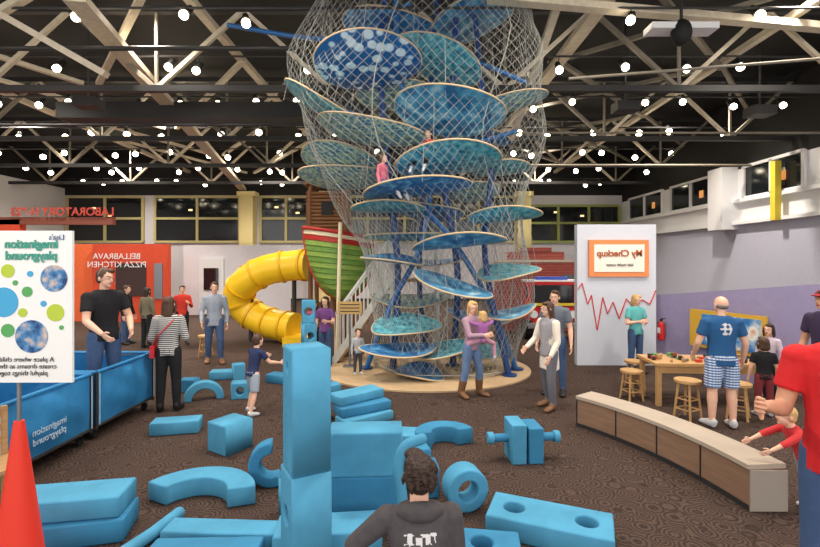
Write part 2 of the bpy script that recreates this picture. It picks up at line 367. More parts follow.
# ------------------------------------------------------------------ yellow tube slide
q=MB(); SL=mat('slide_yellow',(246,200,40),.35); SLD=mat('slide_flange',(228,176,24),.4)
P=[(-2.72,12.3,2.12),(-3.2,12.4,2.1),(-3.9,12.4,1.98),(-4.5,12.5,1.65),(-4.78,12.7,1.25),(-4.6,12.8,.85),(-4.1,12.7,.58),(-3.6,12.5,.46),(-3.1,12.3,.42)]
def smooth_path(P,n=6):
    P=[Vector(p) for p in P]; out=[]
    for i in range(len(P)-1):
        a=P[max(i-1,0)];b=P[i];c=P[i+1];d=P[min(i+2,len(P)-1)]
        for k in range(n):
            t=k/n; out.append(.5*((2*b)+(c-a)*t+(2*a-5*b+4*c-d)*t*t+(-a+3*b-3*c+d)*t**3))
    out.append(P[-1]); return out
sp=smooth_path(P,5)
q.tube(sp,.41,SL,n=24)
for i in range(2,len(sp)-1,5):
    t=(sp[i+1]-sp[i-1]).normalized(); q.add(g_tube([sp[i]-t*.03,sp[i]+t*.03],.445,24),SLD,True)
q.cyl((-4.4,12.6,0),(-4.4,12.6,1.3),.06,DARK); q.cyl((-3.2,12.6,0),(-3.2,12.6,1.9),.06,DARK); 
q.box((-2.95,12.2,.12),(.7,.9,.24),SL)
q.build('yellow_tube_slide')

# wooden tower with ship hull
q=MB(); cx,cy=-2.15,12.3
for sx in(-.45,.45):
    for sy in(-.4,.4): q.cyl((cx+sx,cy+sy,0),(cx+sx,cy+sy,4.2),.06,WOODD,n=10)
for i in range(13):
    z=2.85+i*.095; q.cyl((cx-.55,cy-.42,z),(cx+.55,cy-.42,z),.048,WOODD,n=8); q.cyl((cx-.47,cy-.5,z+.04),(cx-.47,cy+.5,z+.04),.048,WOODD,n=8); q.cyl((cx+.47,cy-.5,z+.04),(cx+.47,cy+.5,z+.04),.048,WOODD,n=8)
q.box((cx,cy,2.8),(1.1,1.0,.08),WOOD); q.box((cx,cy-.48,3.6),(.3,.03,.35),BLACK)
q.beam((cx-.6,cy,4.2),(cx+.1,cy,4.55),1.1,.06,WOODD); q.beam((cx+.6,cy,4.2),(cx-.1,cy,4.55),1.1,.06,WOODD)
q.build('log_lookout_tower')
q=MB(); GR=[mat('hull_green_a',(136,166,76),.6,noise=.08),mat('hull_green_b',(106,144,62),.6,noise=.08)]; HR=mat('hull_red',(176,40,34),.5); HW=mat('hull_cream',(228,214,180),.6)
hc=np.array((-1.76,11.0,0)); NP=13
def hull(u,v):
    prof=(1-v**2.4)**.5 if v<1 else 0
    wd=.84*prof; zt=3.02-.26*(u+1)*.5
    x=u*wd+.12*v; y=-.55*(1-u*u)*(prof)+.1; z=zt-(zt-1.28)*v
    return hc+np.array((x,y,z))
for a in range(NP):
    V=[];F=[];n=18
    v0=a/NP*.995;v1=(a+1)/NP*.995
    for i in range(n+1):
        u=-1+2*i/n
        for vv,o in ((v0,0),(v1-.008,-.03),(v1,0)):
            p=hull(u,vv); p=p+np.array((u*.0,o,0)); V.append(p)
    for i in range(n):
        for j in range(2): F.append((i*3+j,i*3+j+1,i*3+j+4,i*3+j+3))
    q.add((np.array(V),F),HW if a<1 else (HR if a==1 else GR[a%2]),False)
edge=[hull(-1+2*i/20,0) for i in range(21)]; q.tube([e+np.array((0,-.02,.02)) for e in edge],.045,HR)
for u in(-1,1): q.tube([hull(u,v/12*.995) for v in range(13)],.035,HR,n=8)
q.add((np.array([hull(-1+2*i/18,0) for i in range(19)]+[hc+np.array((-.84+1.68*i/18,.12,2.94-.01*i)) for i in range(19)]),[(i,i+1,19+i+1,19+i) for i in range(18)]),WOODD)
V=[];
for v in range(13):
    for u in(-1,1): V.append(hull(u,v/12*.995)+np.array((0,.02,0)))
q.add((np.array(V),[(2*i,2*i+1,2*i+3,2*i+2) for i in range(12)]),GR[1])
q.cyl((-1.66,10.35,0),(-1.58,10.35,3.1),.045,HW); q.cyl((-1.9,11.3,0),(-1.9,11.3,1.7),.07,WOODD); q.cyl((-1.4,11.3,0),(-1.4,11.3,1.7),.07,WOODD)
q.build('ship_hull_playhouse')

# ------------------------------------------------------------------ net climber
CLX,CLY=.45,9.4
climb=empty('net_climbing_structure',(CLX,CLY,0))
q=MB(); N=64
pl=[(CLX+2.15*math.cos(2*math.pi*i/N)-.15,CLY+1.75*math.sin(2*math.pi*i/N)) for i in range(N)]
q.add(g_prism(pl,.002,.03),mat('tan_floor',(188,160,124),.7,noise=.05)); q.build('climber_floor_pad')
edgem=mat('plywood_edge',(200,176,140),.6)
pats=[mat_noise2('platform_sky',[(44,106,158),(92,168,206),(206,232,240)],3.2,detail=4,rough=.4,pos=[.38,.55,.72]),
      mat_noise2('platform_teal',[(34,104,130),(88,170,186),(140,204,200)],9,detail=5,rough=.4,pos=[.33,.52,.72]),
      mat_noise2('platform_ocean',[(28,76,136),(60,130,186),(140,200,226)],5,detail=6,dist=1.0,rough=.4,pos=[.33,.54,.74]),
      mat_noise2('platform_scales',[(48,98,140),(104,160,184),(180,204,176)],12,rough=.45,kind='vor',pos=[0.1,.4,.7]),
      mat_noise2('platform_cloud_spots',[(222,238,248),(206,230,246),(34,98,160)],4.2,rough=.4,kind='vor',pos=[0,.34,.44])]
prng=random.Random(11)
def platform(px,py,rx,d,tilt,pat,yaw=0):
    # px,py: measured centre on the photograph, turned into metres at depth d
    X=(px-410)/455*d; Z=2.2-(py-262)/455*d; r=rx/455*d*1.06; asp=prng.uniform(.66,.86)
    n=40; V=[];F=[];rings=5
    q=MB(); V.append((0,0,-.10*r))
    def rad(a): return r*(1+.06*math.cos(2*a+yaw)+.05*math.sin(3*a+yaw))
    def warp(x,y): return .10*(x*x-y*y)/max(r,.1)*math.cos(yaw)
    for k in range(1,rings+1):
        for i in range(n):
            a=2*math.pi*i/n; s=k/rings; x=rad(a)*s*math.cos(a); y=rad(a)*s*asp*math.sin(a); V.append((x,y,-.10*r*(1-s*s)+warp(x,y)))
    for i in range(n): F.append((0,1+i,1+(i+1)%n))
    for k in range(rings-1):
        for i in range(n):
            j=(i+1)%n; F.append((1+k*n+i,1+k*n+j,1+(k+1)*n+j,1+(k+1)*n+i))
    V=np.array(V); F=[f[::-1] for f in F]
    q.add((V,F),pats[pat],True); q.add((V+np.array((0,0,.03)),[f[::-1] for f in F]),pats[pat],True)
    ring=[]
    for i in range(n+1):
        a=2*math.pi*i/n; x=rad(a)*math.cos(a); y=rad(a)*asp*math.sin(a); ring.append((x,y,.015+warp(x,y)))
    q.tube(ring,.017,edgem,n=8)
    o=q.build('platform',parent=climb); o.location=(X-CLX,d-CLY,Z)
    fy=(-prng.uniform(2,16) if Z>2.55 else prng.uniform(3,15))
    o.rotation_euler=(R(fy),R(tilt+prng.uniform(-5,5)),R(prng.uniform(-18,18)))
    return X,Z,r
plats=[(367,64,52,8.7,-1,4),(437,62,46,9.4,16,1),(318,104,36,8.8,26,1),(450,112,50,8.5,6,0),(367,131,52,8.8,16,3),(512,103,34,9.2,-12,3),
 (447,162,52,8.6,-6,1),(338,160,36,9.8,6,3),(415,189,52,8.4,-1,2),(500,170,28,9.8,-8,1),(345,178,40,9.7,0,3),(502,216,36,8.8,-6,1),(425,212,34,9.9,6,2),
 (403,237,40,9.8,-4,1),(460,242,46,8.5,-8,0),(393,259,30,9.0,10,2),(432,262,32,9.9,-5,2),(508,272,30,9.0,-8,1),(450,285,38,8.4,18,0),(410,300,36,9.8,2,3),
 (405,325,34,8.9,-4,1),(400,350,36,8.5,-3,2),(446,349,30,8.6,-18,1),(512,313,22,8.8,-12,0),(478,318,30,9.7,5,2),(486,352,26,9.5,-5,1),
 (390,30,44,10.0,5,2),(470,22,40,9.9,-8,0),(475,138,34,10.1,8,2),(395,95,36,10.2,-5,3),(390,208,36,8.9,4,1),(470,192,30,10.0,4,3),(420,372,24,8.6,2,2)]
pc=[]
for i,(px,py,rx,d,t,p) in enumerate(plats):
    pc.append((*platform(px,py,rx,d,t,p,yaw=prng.uniform(0,6)),d))
q=MB(); TB=mat('blue_tube_steel',(30,66,124),.3,metal=.1); TB2=mat('mid_blue_tube',(44,104,164),.3)
def T(pts,r=.06,m=TB): q.tube(smooth_path(pts,5),r,m,n=10)
T([(-.35,9.3,0),(-.25,9.4,2),(-.45,9.4,4),(-.6,9.5,6),(-.5,9.5,8.2)],.07)
T([(.9,9.6,0),(1.0,9.6,2),(.7,9.5,4),(.9,9.6,6),(1.0,9.6,8.2)],.07)
T([(1.9,8.7,0),(1.65,8.9,1.2),(1.5,9.2,2.6),(1.7,9.5,4.2),(1.5,9.6,6),(1.3,9.6,8.2)],.06)
T([(2.15,9.2,0),(1.6,9.2,1.4),(.9,9.3,2.6),(.2,9.4,3.4)],.055,TB2)
T([(-.9,9.3,0),(-.4,9.3,1.3),(.2,9.4,2.5),(.4,9.4,4),(-.2,9.5,6),(-.3,9.5,8.2)],.055,TB2)
T([(.4,10.2,0),(.2,10.1,2),(.4,10.0,5),(.6,9.9,8.2)],.06)
T([(-1.9,9.4,5.5),(-.6,9.5,5.1),(.8,9.4,4.6),(2.2,9.4,4.9)],.045,TB2)
T([(-1.8,9.4,6.2),(-.2,9.5,6.9),(1.2,9.4,6.4),(2.4,9.4,5.9)],.045,TB2)
T([(-4,10,7.4),(-1.5,9.8,7.0),(0,9.5,7.6)],.05,TB2)
for x,y in ((-.35,9.3),(.9,9.6),(1.9,8.7),(2.15,9.2),(-.9,9.3),(.4,10.2)): q.cyl((x,y,0.03),(x,y,.06),.14,TB)
q.build('support_tubes',loc=(-CLX,-CLY,0),parent=climb)
prof=[(0.05,-.75,2.2),(.5,-.8,2.3),(1.4,-.8,2.45),(2.65,-1.05,2.5),(3.7,-1.7,2.5),(4.5,-2.2,2.6),(5.5,-2.4,2.75),(6.4,-2.35,2.75),(7.2,-2.1,2.55),(8.2,-1.8,2.2)]
zs=[p[0] for p in prof]
def netp(th,z,s=1.0):
    xl=np.interp(z,zs,[p[1] for p in prof]); xr=np.interp(z,zs,[p[2] for p in prof])
    cx=(xl+xr)/2; rx=(xr-xl)/2; wv=.97+.05*math.sin(3*th+z*1.7)+.04*math.sin(5*th-z*2.3)
    return (cx+rx*s*wv*math.cos(th), CLY+rx*.68*s*wv*math.sin(th), z)
def netcurve(name,strands,r,s,zr,slope,m):
    c=bpy.data.curves.new(name,'CURVE'); c.dimensions='3D'; c.bevel_depth=r; c.bevel_resolution=0; c.materials.append(m)
    for sgn in(-1,1):
        for k in range(strands):
            th0=2*math.pi*k/strands; n=int((zr[1]-zr[0])/.16)
            sp=c.splines.new('POLY'); sp.points.add(n)
            for i in range(n+1):
                z=zr[0]+(zr[1]-zr[0])*i/n; p=netp(th0+sgn*slope*z,z,s); sp.points[i].co=(p[0]-CLX,p[1]-CLY,p[2],1)
    o=bpy.data.objects.new(name,c); COL.objects.link(o); o.parent=climb
NET=mat('steel_net_cable',(168,168,162),.5,metal=.1)
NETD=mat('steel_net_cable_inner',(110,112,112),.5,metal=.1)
netcurve('outer_net',78,.0034,1.0,(.05,8.15),.42,NET)
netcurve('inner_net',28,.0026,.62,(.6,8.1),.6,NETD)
q=MB()
for i,(X,Z,r,d) in enumerate(pc):
    for a in range(4):
        th=a*1.56+i; x=X+r*.9*math.cos(th); y=d+r*.7*math.sin(th)
        zt=min(8.1,Z+random.uniform(.6,1.2)); q.cyl((x,y,Z),(x*.9+.05,y,zt),.004,NET,n=4)
for i in range(7):
    th=i/7*6.28; pts=[netp(th+.15*math.sin(z),z,.98) for z in np.linspace(.05,8.1,20)]; q.tube(pts,.008,NET,n=5)
q.tube([netp(t,.1,1) for t in np.linspace(0,2*math.pi,40)],.012,NET,n=5)
q.build('suspension_cables',loc=(-CLX,-CLY,0),parent=climb)
q=MB(); ST=mat('stair_white',(216,214,206),.6)
for i in range(9):
    q.box((-1.55+i*.13,10.2,.1+i*.19),(.16,.8,.05),WOOD)
for yy in (9.8,10.6):
    q.beam((-1.65,yy,.05),(-.4,yy,1.85),.08,.14,ST); q.beam((-1.7,yy,.95),(-.4,yy,2.75),.07,.05,ST)
    for i in range(14):
        x=-1.62+i*.09; z=.1+i*.13; q.box((x,yy,z+.45),(.025,.025,.9),ST)
q.box((.1,10.2,1.8),(1.1,.8,.06),WOOD)
for x in (-.4,.6): 
    for yy in(9.82,10.58): q.box((x,yy,1.35),(.07,.07,2.7),ST)
q.beam((-.4,9.82,2.7),(.6,9.82,2.7),.05,.06,ST)
for i in range(11): q.box((-.4+i*.1,9.82,2.25),(.02,.02,.9),ST)
q.build('entrance_stairs',loc=(-CLX,-CLY,0),parent=climb)
q=MB(); q.box((-1.25,9.45,1.25),(.5,.03,.26),mat('plaque_gold',(196,158,96),.5)); q.cyl((-1.25,9.47,0),(-1.25,9.47,1.15),.02,GREY); q.box((-1.25,9.47,.045),(.26,.18,.03),GREY)
for z in(1.18,1.25,1.32): q.box((-1.25,9.43,z),(.4,.006,.016),DARK)
q.build('donor_plaque')

# ------------------------------------------------------------------ foam blocks
def foam(name,outline,holes,t,loc,rot,m=None,cut=None):
    bv=.018
    c=bpy.data.curves.new(name,'CURVE'); c.dimensions='2D'; c.fill_mode='BOTH'; c.extrude=t/2-bv; c.bevel_depth=bv; c.bevel_resolution=2; c.offset=-bv
    def sp(pts):
        s=c.splines.new('POLY'); s.points.add(len(pts)-1); s.use_cyclic_u=True
        for i,p in enumerate(pts): s.points[i].co=(p[0],p[1],0,1)
    sp(outline)
    for hx,hy,hr in holes: sp([(hx+hr*math.cos(-2*math.pi*i/24),hy+hr*math.sin(-2*math.pi*i/24)) for i in range(24)])
    tmp=bpy.data.objects.new('tmp',c); COL.objects.link(tmp)
    dg=bpy.context.evaluated_depsgraph_get(); me=bpy.data.meshes.new_from_object(tmp.evaluated_get(dg))
    bpy.data.objects.remove(tmp)
    me.materials.clear(); me.materials.append(m or FOAM)
    o=bpy.data.objects.new(name,me); COL.objects.link(o); o.location=loc; o.rotation_euler=[R(a) for a in rot]
    return o
def rect(w,h): return [(-w/2,-h/2),(w/2,-h/2),(w/2,h/2),(-w/2,h/2)]
def sector(r0,r1,a0,a1,n=20):
    return [(r1*math.cos(R(a0+(a1-a0)*i/n)),r1*math.sin(R(a0+(a1-a0)*i/n))) for i in range(n+1)]+[(r0*math.cos(R(a1-(a1-a0)*i/n)),r0*math.sin(R(a1-(a1-a0)*i/n))) for i in range(n+1)]
def up(name,w,h,t,x,y,z,rz,holes=(),m=None): return foam(name,rect(w,h),holes,t,(x,y,z),(90,0,rz),m)
def flat(name,w,h,t,x,y,z,rz,holes=(),m=None): return foam(name,rect(w,h),holes,t,(x,y,z),(0,0,rz),m)
B='foam_block'
foam(B,rect(.29,.78),[(0,.1,.06),(0,-.2,.06)],.28,(-.72,3.15,.39),(90,0,-60))
foam(B,rect(.27,.84),[(0,.28,.03)],.27,(-.715,3.15,1.201),(90,0,-62))
up(B,.22,.3,.14,-1.03,4.0,.15,30)
flat(B,.5,.28,.14,-.95,4.75,.07,70)
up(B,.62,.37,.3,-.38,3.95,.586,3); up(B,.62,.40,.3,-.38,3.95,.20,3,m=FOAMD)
up(B,.28,.28,.26,.12,4.35,.14,8,m=FOAMD)
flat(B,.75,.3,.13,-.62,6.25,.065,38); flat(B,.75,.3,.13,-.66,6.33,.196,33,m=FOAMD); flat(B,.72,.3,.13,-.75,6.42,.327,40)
flat(B,.78,.3,.17,-.22,5.5,.085,-6); 
foam('foam_arch',sector(.16,.36,0,170),[],.2,(.42,5.4,.1),(0,0,20),FOAMD)
foam('foam_ring',[(.19*math.cos(2*math.pi*i/32),.19*math.sin(2*math.pi*i/32)) for i in range(32)],[(0,0,.09)],.2,(.49,4.08,.19),(90,0,14))
flat(B,.95,.40,.18,1.12,3.66,.09,-22,[(-.28,0,.085),(.28,0,.085)])
flat(B,.55,.32,.18,.52,3.3,.09,-8,[(.0,0,.08)],FOAMD)
q=MB()
q.cyl((-.39,0,.24),(-.1,0,.24),.045,FOAMD); q.cyl((.1,0,.24),(.39,0,.24),.045,FOAMD); q.box((-.095,0,.215),(.165,.32,.43),FOAM); q.box((.095,0,.195),(.165,.32,.39),FOAMD); q.cyl((-.41,0,.24),(-.34,0,.24),.065,FOAM); q.cyl((.34,0,.24),(.41,0,.24),.065,FOAM)
q.build('foam_wheel_axle',loc=(1.27,5.1,0),rot=4,bevel=.012)
up(B,.34,.34,.38,-2.12,5.38,.17,-32)
flat(B,.58,.24,.17,-3.02,5.9,.085,12)
foam('foam_arch',sector(.30,.54,20,160),[],.18,(-1.92,3.98,.09),(0,0,-4))
foam('foam_arch',sector(.11,.22,90,300),[],.16,(-1.36,4.5,.22),(90,0,10),FOAMD)
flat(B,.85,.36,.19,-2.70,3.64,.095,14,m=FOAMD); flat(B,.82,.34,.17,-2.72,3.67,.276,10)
q=MB(); q.tube([(-2.14,3.3,.05),(-2.04,3.6,.05),(-1.98,3.9,.05)],.05,FOAM,n=14,closed_round=True); q.build('foam_noodle')
flat(B,.9,.2,.12,-1.48,3.6,.06,-3); flat(B,.8,.2,.13,-1.5,3.34,.065,2,m=FOAMD)
flat(B,.5,.16,.12,-2.2,3.0,.06,60)
up(B,.24,.34,.2,-1.25,6.4,.17,20); up(B,.3,.24,.2,-1.6,6.9,.12,-20,m=FOAMD); flat(B,.55,.25,.16,-1.45,7.6,.08,30)
up(B,.28,.26,.24,-2.75,7.4,.13,15,[(0,0,.06)]); flat(B,.6,.26,.16,-2.3,8.3,.08,-20,m=FOAMD); up(B,.2,.4,.2,-3.05,8.1,.2,30); flat(B,.5,.25,.16,-3.5,8.6,.08,10)
foam('foam_arch',sector(.18,.3,0,180),[],.16,(-3.3,7.3,.0),(90,0,25),FOAM); up(B,.26,.22,.22,-3.75,7.75,.11,0,m=FOAMD)
up(B,.26,.5,.26,-2.0,9.0,.25,20); up(B,.26,.5,.24,-2.0,9.0,.751,28,[(0,0,.07)]); up(B,.26,.45,.2,-2.0,9.0,1.227,10,[(0,0,.08)])
flat(B,.8,.3,.2,-.62,3.5,.1,6); flat(B,.6,.25,.16,-1.1,5.5,.08,-50,m=FOAMD)
flat(B,.6,.3,.2,-.1,4.95,.1,15,m=FOAMD)
q=MB(); q.tube(smooth_path([(-.03,3.4,.05),(-.06,3.4,.45),(-.09,3.4,.66),(-.04,3.4,.82),(.09,3.4,.88)],4),.04,FOAM,n=12,closed_round=True)
q.build('foam_curved_noodle')

# ------------------------------------------------------------------ bench
q=MB(); BS=mat_noise2('bench_side_wood',[(112,86,68),(150,120,98)],3,detail=6,vec=(1,1,14),rough=.6); BT=mat('bench_top_laminate',(172,158,142),.45,noise=.06,nscale=3)
c0,c1,c2=Vector((2.22,6.1)),Vector((2.9,5.15)),Vector((2.98,4.02)); n=24; inn=[];out=[]
for i in range(n+1):
    t=i/n; p=(1-t)**2*c0+2*t*(1-t)*c1+t*t*c2; d=(2*(1-t)*(c1-c0)+2*t*(c2-c1)).normalized(); nr=Vector((-d.y,d.x))
    inn.append(p); out.append(p+nr*.36)
def strip(inn,out,z0,z1):
    n=len(inn); V=[];F=[]
    for a,b in zip(inn,out): V+=[(a.x,a.y,z0),(a.x,a.y,z1),(b.x,b.y,z1),(b.x,b.y,z0)]
    for i in range(n-1):
        for j in range(4): F.append((4*i+j,4*i+(j+1)%4,4*(i+1)+(j+1)%4,4*(i+1)+j))
    F.append((3,2,1,0)); e=4*(n-1); F.append((e,e+1,e+2,e+3)); return np.array(V),F
ii=[a+(b-a)*.04 for a,b in zip(inn,out)]; oo=[a+(b-a)*.96 for a,b in zip(inn,out)]
q.add(strip(ii,oo,0.0,.37),BS); q.add(strip(inn,out,.37,.41),BT)
q.add(strip(ii[:1]+ii[1:],[a+(b-a)*.02 for a,b in zip(inn,out)],.0,.05),DARK)
for i in range(0,n,6): 
    a=inn[i]; q.box((a.x+.012,a.y,.19),(.012,.012,.36),DARK)
e0,e1=inn[-1],out[-1]; q.box(((e0.x+e1.x)/2,e0.y-.008,.185),(.33,.012,.36),mat('bench_end',(150,140,130),.6))
q.build('curved_bench')

# ------------------------------------------------------------------ table, stools
q=MB(); tw=mat_noise2('table_wood',[(170,128,80),(206,166,114)],3,detail=5,vec=(2,14,2),rough=.45)
q.box((0,0,.64),(1.6,.7,.05),tw)
for x in(-.73,.73):
    for y in(-.28,.28): q.box((x,y,.31),(.07,.07,.62),tw)
q.box((0,-.31,.56),(1.46,.03,.1),tw); q.box((0,.31,.56),(1.46,.03,.1),tw)
for i in range(46):
    x=random.uniform(-.73,.73);y=random.uniform(-.28,.28); m=[WOODD,GREY,DARK,mat('toy_red',(200,60,50)),WOOD,mat('toy_green',(90,150,80))][i%6]
    s=random.uniform(.03,.08)
    if i%2: q.box((x,y,.665+s*.35),(s,s*1.4,s*.7),m,Euler((0,0,i)).to_matrix())
    else: q.cyl((x,y,.666),(x,y,.666+s),s*.5,m,n=10)
q.box((.5,.2,.75),(.3,.2,.18),mat('tray_tan',(190,150,110),.6)); 
q.build('activity_table',loc=(4.55,7.2,0),rot=-4,bevel=.004)
def stool(x,y,h=.47,rz=0):
    q=MB(); q.add(g_tube([(0,0,h-.035),(0,0,h)],.17,20),tw,True)
    for a in range(4):
        t=a*math.pi/2+.78; c,s=math.cos(t),math.sin(t)
        q.tube([(c*.11,s*.11,h-.03),(c*.17,s*.17,.0)],[.018,.016],tw,n=8)
        t2=t+math.pi/2; c2,s2=math.cos(t2),math.sin(t2)
        q.cyl((c*.15,s*.15,.14),(c2*.15,s2*.15,.14),.011,tw,n=8); q.cyl((c*.135,s*.135,.28),(c2*.135,s2*.135,.28),.011,tw,n=8)
    q.build('wooden_stool',loc=(x,y,0),rot=rz)
stool(3.55,7.3,.47,10); stool(3.9,6.4,.55,25); stool(4.62,6.42,.5,50); stool(-4.75,10.6,.5,5); stool(3.95,8.0,.47); stool(5.5,8.1,.45)

# ------------------------------------------------------------------ blue fabric carts
FAB=mat('blue_fabric',(44,124,178),.6,noise=.18,nscale=3.5,bump=.6); FABL=mat('blue_fabric_inside',(60,120,166),.7,noise=.15)
def cart(x0,x1,y0,y1,h):
    q=MB(); z0=.17; cx,cy=(x0+x1)/2,(y0+y1)/2
    for x in(x0,x1):
        for y in(y0,y1): q.cyl((x,y,z0-.04),(x,y,h),.02,DARK,n=8); 
    for z in(z0,h):
        q.cyl((x0,y0,z),(x1,y0,z),.022,DARK if z==z0 else FAB,n=8); q.cyl((x0,y1,z),(x1,y1,z),.022,DARK if z==z0 else FAB,n=8); q.cyl((x0,y0,z),(x0,y1,z),.022,DARK if z==z0 else FAB,n=8); q.cyl((x1,y0,z),(x1,y1,z),.022,DARK if z==z0 else FAB,n=8)
    def wall(a,b,outn):
        V=[];F=[];n=20;m=10
        for i in range(n+1):
            for j in range(m+1):
                s=i/n;t=j/m; bulge=.06*math.sin(math.pi*s)*math.sin(math.pi*t)+.012*math.sin(7*s*math.pi+3*t)*math.sin(math.pi*s)*t+.01*math.sin(11*(s+t))*math.sin(math.pi*s)
                V.append((a[0]+(b[0]-a[0])*s+outn[0]*bulge,a[1]+(b[1]-a[1])*s+outn[1]*bulge,z0+.02+(h-z0-.03)*t-.03*math.sin(math.pi*s)*(t==1)))
        for i in range(n):
            for j in range(m): F.append((i*(m+1)+j,(i+1)*(m+1)+j,(i+1)*(m+1)+j+1,i*(m+1)+j+1))
        q.add((np.array(V),F),FAB,True)
    wall((x0,y0),(x1,y0),(0,-1)); wall((x1,y0),(x1,y1),(1,0)); wall((x1,y1),(x0,y1),(0,1)); wall((x0,y1),(x0,y0),(-1,0))
    q.box((cx,cy,z0+.01),(x1-x0,y1-y0,.03),FABL)
    for x in(x0+.08,x1-.08):
        for y in(y0+.08,y1-.08): q.cyl((x-.02,y,.055),(x+.02,y,.055),.055,BLACK,n=14); q.box((x,y,.12),(.04,.05,.08),GREY)
    WS=mat('seam_white',(190,210,225),.6)
    for y in(y0+.02,y1-.02): q.box((x1+.03,y,(z0+h)/2),(.006,.012,h-z0-.04),WS)
    return q
q=cart(-5.15,-3.87,5.62,6.85,.84); cc=q.build('blue_fabric_cart')
q=cart(-5.15,-3.87,4.25,5.52,.84)
q.box((-4.6,4.9,.3),(.5,.4,.2),FOAM); q.box((-4.3,5.2,.33),(.4,.3,.24),FOAM,Euler((.2,.3,.5)).to_matrix()); cc=q.build('blue_fabric_cart')
text('printed_logo','imagination\nplayground',.1,(-3.79,4.8,.42),(90,0,90),mat('seam_white',(190,210,225)),cc,extrude=.002)

# ------------------------------------------------------------------ traffic cone with sign
q=MB(); CO=mat('cone_orange',(222,54,34),.5)
q.box((0,0,.02),(.42,.42,.04),CO); q.add(g_tube([(0,0,.03),(0,0,.08),(0,0,1.08),(0,0,1.12)],[.17,.155,.035,.03],28),CO,True)
q.cyl((0,0,1.1),(0,0,1.5),.014,GREY,n=10)
cone=q.build('traffic_cone_sign_stand',loc=(-2.66,3.1,0))
q=MB(); SW=mat('sign_white',(232,232,230),.5); q.box((0,0,0),(.86,.02,1.02),SW)
LG=mat('dot_lime',(176,196,60),.6); BL=mat('dot_blue',(64,160,206),.6); GN=mat('dot_green',(84,160,90),.6); PH=mat_noise2('photo_dots',[(30,60,110),(70,130,180),(220,190,160)],14,rough=.5,pos=[.35,.5,.7])
def dot(x,z,r,m): q.cyl((x,-.010,z),(x,-.014,z),r,m,n=28)
for x,z,r,m in ((.31,.19,.09,PH),(.32,-.04,.058,LG),(0.0,.24,.045,LG),(-.03,.03,.10,BL),(.13,.1,.035,GN),(.16,-.2,.11,PH),(.15,.22,.02,BL),(.24,.02,.02,BL),(.1,-.04,.03,LG),(.0,-.16,.045,GN),(-.25,.1,.1,PH),(-.3,-.15,.06,LG),(.05,.16,.018,GN),(.36,-.14,.015,GN)): dot(x,z,r,m)
sg=q.build('board',loc=(-.04,-.03,1.9-.0),parent=cone)
DT=mat('text_dark_blue',(30,80,130),.6); GT=mat('text_green',(60,150,130),.6)
for body,size,x,z,m,b_ in (('imagination\nplayground',.078,.16,.38,GT,.003),("Lisa's",.05,.33,.465,DT,0),('A place where children can\ncreate dreams as they dream\nplayful things together.',.046,.06,-.40,DARK,0)):
    t=text('lettering',body,size,(x,-.016,z),(90,0,0),m,sg,bold=b_,extrude=.001)
q=MB()
for x in(-.2,.2):
    q.box((x,.2,.45),(.04,.04,.9),WOOD); q.box((x,-.2,.22),(.04,.04,.44),WOOD)
q.box((0,0,.45),(.46,.46,.03),WOOD)
for z in(.6,.72,.84): q.box((0,.2,z),(.4,.02,.07),WOOD)
q.build('wooden_chair',loc=(-3.6,3.85,0),rot=60)

